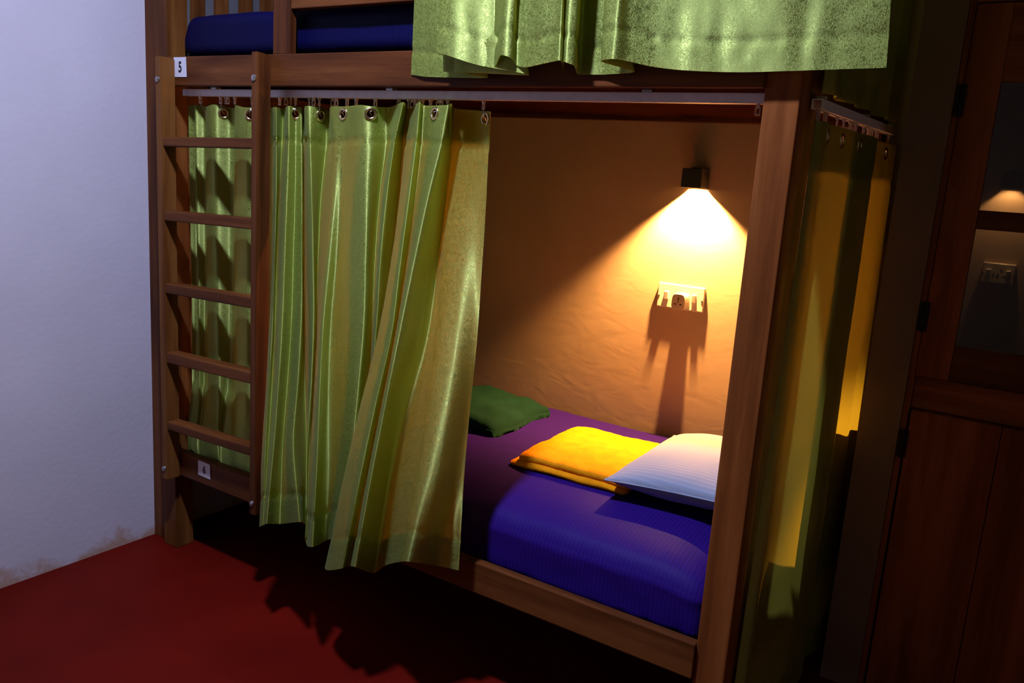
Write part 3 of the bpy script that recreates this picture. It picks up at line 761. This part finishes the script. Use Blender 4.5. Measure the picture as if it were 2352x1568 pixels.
# ------------------------------------------------------------------ front curtain of the lower bunk
cf = thing('curtain', 'green satin curtain drawn aside on the lower bunk, beside the ladder', 'curtain', (.95, -.03, .30), 'green bunk curtains')
L0 = 1.25
vl = rows_for(L0, .115, .10)
def front_point(col, v):
    P = [Vector(p) for p in col]; Vs = FRONT_V
    for i in range(len(Vs) - 1):
        if v <= Vs[i + 1] + 1e-9:
            t = (v - Vs[i]) / (Vs[i + 1] - Vs[i]); n = len(Vs)
            return cat(P[max(i - 1, 0)], P[i], P[i + 1], P[min(i + 2, n - 1)], t) if 0 < i < n - 2 else P[i].lerp(P[i + 1], t)
    return P[-1]
grid = [spline([front_point(c, x / L0) for c in FRONT], 12, .9) for x in vl]
ncol = len(grid[0])
def eye_at(grid, x, lo=0, hi=None, row=None):
    hi = hi or len(grid[0]); row = row if row is not None else ER
    return min(range(lo, hi), key=lambda c: abs(grid[row][c].x - x))
ER = min(range(len(vl)), key=lambda i: abs(vl[i] - .024))
SUB = 12
eyes = [(int(SUB * 4.0), ER), (int(SUB * 8.2), ER), (int(SUB * 10.9), ER), (int(SUB * 13.0), ER), (int(SUB * 19.55), ER), (int(SUB * 25.0), ER)]
holes, gf = sew(cf, grid, vl, header=.104, hem=L0 - .085, eyelets=eyes, seed=1.0)
gx = []
for h, gq in zip(holes, gf):
    x = h.x + random.uniform(-.006, .006); gx.append(x); glider(tf, (x, .032, ZT), random.uniform(-.5, .5)); hook(gq, h, (x, .032, ZT - .020))
for x in (.545, .572, .592, .668, .685, .760, .775, .850, 1.003, 1.035, 1.048, 1.060, 1.073, 1.085, 1.110, 1.135, 1.152, 1.165):
    if all(abs(x - g) > .009 for g in gx): glider(tf, (x, .032, ZT), random.uniform(-.9, .9))
glider(tf, (1.960, .032, ZT), 0.2)

# ------------------------------------------------------------------ curtain tucked in behind the ladder
ct = thing('curtain', 'green satin curtain hanging tucked in behind the ladder rungs', 'curtain', (.33, .03, .385), 'green bunk curtains')
L1 = 1.166; vl1 = rows_for(L1, .115, .05)
plan = [(.098, .050), (.112, .062), (.128, .064), (.150, .036), (.172, .060), (.215, .030), (.262, .024), (.290, .062), (.318, .066), (.352, .030), (.410, .022), (.448, .050), (.470, .066), (.500, .040), (.528, .030)]
def tuck_row(x):
    v = x / L1; pts = []
    for i, (px_, py_) in enumerate(plan):
        sw = .010 * math.sin(i * 1.9 + v * 4.0) * v
        xx = px_ + sw + .02 * v * (.5 - i / 14)
        yy = .036 + (py_ - .044) * (1 - .35 * v) + .004
        z = 1.531 - x + .004 * math.sin(i * 2.3)
        if v > .80:
            t = (v - .80) / .20                                  # pushed in between mattress and rail, bellying over the rail
            yy = yy * (1 - t) + (.030 - .011 * math.sin(t * PI) + (py_ - .044) * .15) * t
            z += .004 * math.sin(i * 1.3) * t
        pts.append(Vector((xx, min(yy, .046 if v > .8 else .08), z)))
    return spline(pts, 12, .9)
g1 = [tuck_row(x) for x in vl1]
ER1 = min(range(len(vl1)), key=lambda i: abs(vl1[i] - .024))
h1, g1s = sew(ct, g1, vl1, header=.104, hem=None, eyelets=[(12 * 4 + 2, ER1), (12 * 7 - 5, ER1), (12 * 10 + 4, ER1)], seed=4.0)
for h, gq in zip(h1, g1s):
    x = h.x + random.uniform(-.004, .004); glider(tf, (x, .032, ZT), random.uniform(-.5, .5)); hook(gq, h, (x, .032, ZT - .020))
for x in (.300, .312, .345): glider(tf, (x, .032, ZT), random.uniform(-.9, .9))

# ------------------------------------------------------------------ upper bunk curtain
cu = thing('curtain', 'green satin curtain with wide hem hanging at the top over the upper bunk', 'curtain', (1.65, -.10, 1.62), 'green bunk curtains')
L2 = 1.10
def rows_up():
    r = []; z = 0
    while z < .16: r.append(z); z += .006
    while z < .42: r.append(z); z += .02
    while z < 1.07: r.append(z); z += .05
    r.append(1.075); return r[::-1]                              # height above the hem, top row first
ru = rows_up()
def up_row(h):
    pts = []
    for (xb, y, zb, xt, zt) in UPPER:
        f = h / (zt - zb); k = min(f, 1.6)
        damp = max(0, (h - .3) / .8)
        yy = y * (1 - .5 * damp) + (-.04) * .5 * damp
        pts.append(Vector((xb + (xt - xb) * k, yy, zb + h)))
    return spline(pts, 10, .85)
g2 = [up_row(h) for h in ru]
vl2 = [ru[0] - h for h in ru]
sew(cu, g2, vl2, header=None, hem=ru[0] - .058, seed=8.0, wr=.0022)
for i in range(0, len(g2[0]), 46):
    p = g2[0][i]; glider(tu, (p.x, -.045, 2.705), 0); hook(cu, p, (p.x, -.045, 2.685))

# ------------------------------------------------------------------ end curtains
def end_curtain(label, x0, ys, ztop, zbot, head, hemw, eyes_i, trk, zt, seed, flare):
    t = thing('curtain', label, 'curtain', (x0, .45, zbot), 'green bunk curtains')
    L = ztop - zbot; vl = rows_for(L, .115, .10); g = []
    for x in vl:
        v = x / L; pts = []
        for i, (y, dx) in enumerate(ys):
            pts.append(Vector((x0 + dx * (1 + .5 * v) + v * (.022 * i / (len(ys) - 1) - .006), y + flare * v * (1 - i / (len(ys) - 1)) + .012 * math.sin(i * 1.7 + v * 3) * v, ztop - x)))
        g.append(spline(pts, 12, .9))
    er = min(range(len(vl)), key=lambda i: abs(vl[i] - .028))
    h, gs = sew(t, g, vl, header=head, hem=(L - hemw) if hemw else None, eyelets=[(c, er) for c in eyes_i], seed=seed)
    return t, list(zip(h, gs))
cy = [(.088, -.002), (.125, .010), (.19, .004), (.27, .012), (.345, .016), (.43, .022), (.53, .028), (.605, .024), (.585, .010), (.50, .008), (.41, .006), (.385, -.002), (.42, -.009), (.52, -.007), (.62, .000), (.69, .010), (.76, .022), (.82, .018), (.875, .026), (.91, .010), (.938, .0)]
ce, he = end_curtain('gold green satin curtain hanging over the right end of the lower bunk', 2.066, cy, 1.535, .055, .104, .09, [18, 36, 58, 150, 190, 226], te, 1.556, 12.0, -.035)
for h, gq in he: glider(te, (2.063, h.y, 1.556 + .010 * (h.y - .08) / .77), PI / 2 + random.uniform(-.3, .3)); hook(gq, h, (2.063, h.y, 1.536))
for y in (.10, .17, .335, .40, .455, .56, .615, .66, .72): glider(te, (2.063, y, 1.556 + .010 * (y - .08) / .77), PI / 2 + random.uniform(-.6, .6))
cy2 = [(.12, .0), (.18, .010), (.25, -.004), (.33, .010), (.41, .0), (.50, .012), (.58, -.002), (.66, .010), (.74, .0), (.84, .006)]
cu2, hu2 = end_curtain('dim brownish curtain at the right end of the upper bunk', 2.066, cy2, 2.62, 1.592, None, .06, [], None, 2.64, 20.0, 0.0)

# ------------------------------------------------------------------ glazed wooden door
door = thing('glazed_door', 'dark wooden door with two glass panes above a solid plank panel', 'door', (2.58, .72, 0))
def dpart(name, mat, *a, bev=.003, parent=None): return obj(name, BX(*a, bev=bev), mat, parent or door)
# frame standing in the opening
dpart('frame_post', WDR['Z'], 2.236, 2.252, .705, .79, 0, 1.93)
dpart('frame_post', WDR['Z'], 2.905, 2.93, .705, .79, 0, 1.93)
dpart('frame_rail', WDR['X'], 2.252, 2.905, .705, .79, 1.872, 1.93)
dpart('frame_rail', WDR['X'], 2.252, 2.905, .722, .79, .845, .932)
# upper glazed leaf
dpart('stile', WDR['Z'], 2.253, 2.332, .700, .738, .936, 1.868)
dpart('stile', WDR['Z'], 2.825, 2.902, .700, .738, .936, 1.868)
dpart('leaf_rail', WDR['X'], 2.332, 2.825, .702, .736, 1.687, 1.868)
dpart('leaf_rail', W['X'], 2.332, 2.825, .702, .736, 1.330, 1.377)
dpart('leaf_rail', W['X'], 2.332, 2.825, .702, .736, .936, 1.028)
dpart('glass_pane', M['glass'], 2.331, 2.826, .716, .720, 1.376, 1.688, bev=0)
dpart('glass_pane', M['glass'], 2.331, 2.826, .716, .720, 1.027, 1.331, bev=0)
# lower solid leaf: three planks under one skin with a waney knot
bm = bmesh.new()
for x0, x1 in ((2.258, 2.47), (2.472, 2.69), (2.692, 2.902)):
    box(bm, x0, x1, .700, .734, .03, .842, bev=.002)
lp = obj('plank_panel', bm, WDR['Z'], door)
for z in (1.64, 1.095, .748):
    bm = bmesh.new(); box(bm, 2.239, 2.262, .6955, .700, z - .038, z + .038, bev=.001); cyl(bm, (2.2515, .6945, z - .040), (2.2515, .6945, z + .040), .0045, n=10)
    obj('hinge', bm, M['iron'], door)

# ------------------------------------------------------------------ light
l = bpy.data.lights.new('ceiling_light', 'AREA'); l.shape = 'DISK'; l.size = .14; l.energy = MAIN_W; l.color = MAIN_C
lo = bpy.data.objects.new('ceiling_light', l); COL.objects.link(lo); lo.location = MAIN_P; lo.rotation_euler = (0, 0, 0)

w = bpy.data.worlds.new('World'); scene.world = w; w.use_nodes = True
w.node_tree.nodes['Background'].inputs[0].default_value = (.5, .6, 1, 1)
w.node_tree.nodes['Background'].inputs[1].default_value = 0.0

# ------------------------------------------------------------------ camera
cam = bpy.data.cameras.new('camera'); co = bpy.data.objects.new('camera', cam); COL.objects.link(co)
cam.sensor_width = 36.0; cam.lens = 1911.667 / 2352 * 36.0; cam.clip_start = .02
px_, ry_, yz_ = -0.19982424409103605, -0.06863500369743346, 0.5692639604643024
Rm = Matrix.Rotation(yz_, 3, 'Z') @ Matrix.Rotation(px_, 3, 'X') @ Matrix.Rotation(ry_, 3, 'Y')
base = Matrix(((1, 0, 0), (0, 0, -1), (0, 1, 0)))                # camera looks along +Y, up +Z
co.matrix_world = Matrix.Translation((2.5139862574820864, -1.6973876142435607, 1.3906739643969075)) @ (Rm @ base).to_4x4()
scene.camera = co
vs = scene.view_settings
vs.view_transform = 'Standard'; vs.look = 'None'; vs.gamma = 1.0; vs.exposure = 0.0; vs.use_curve_mapping = False
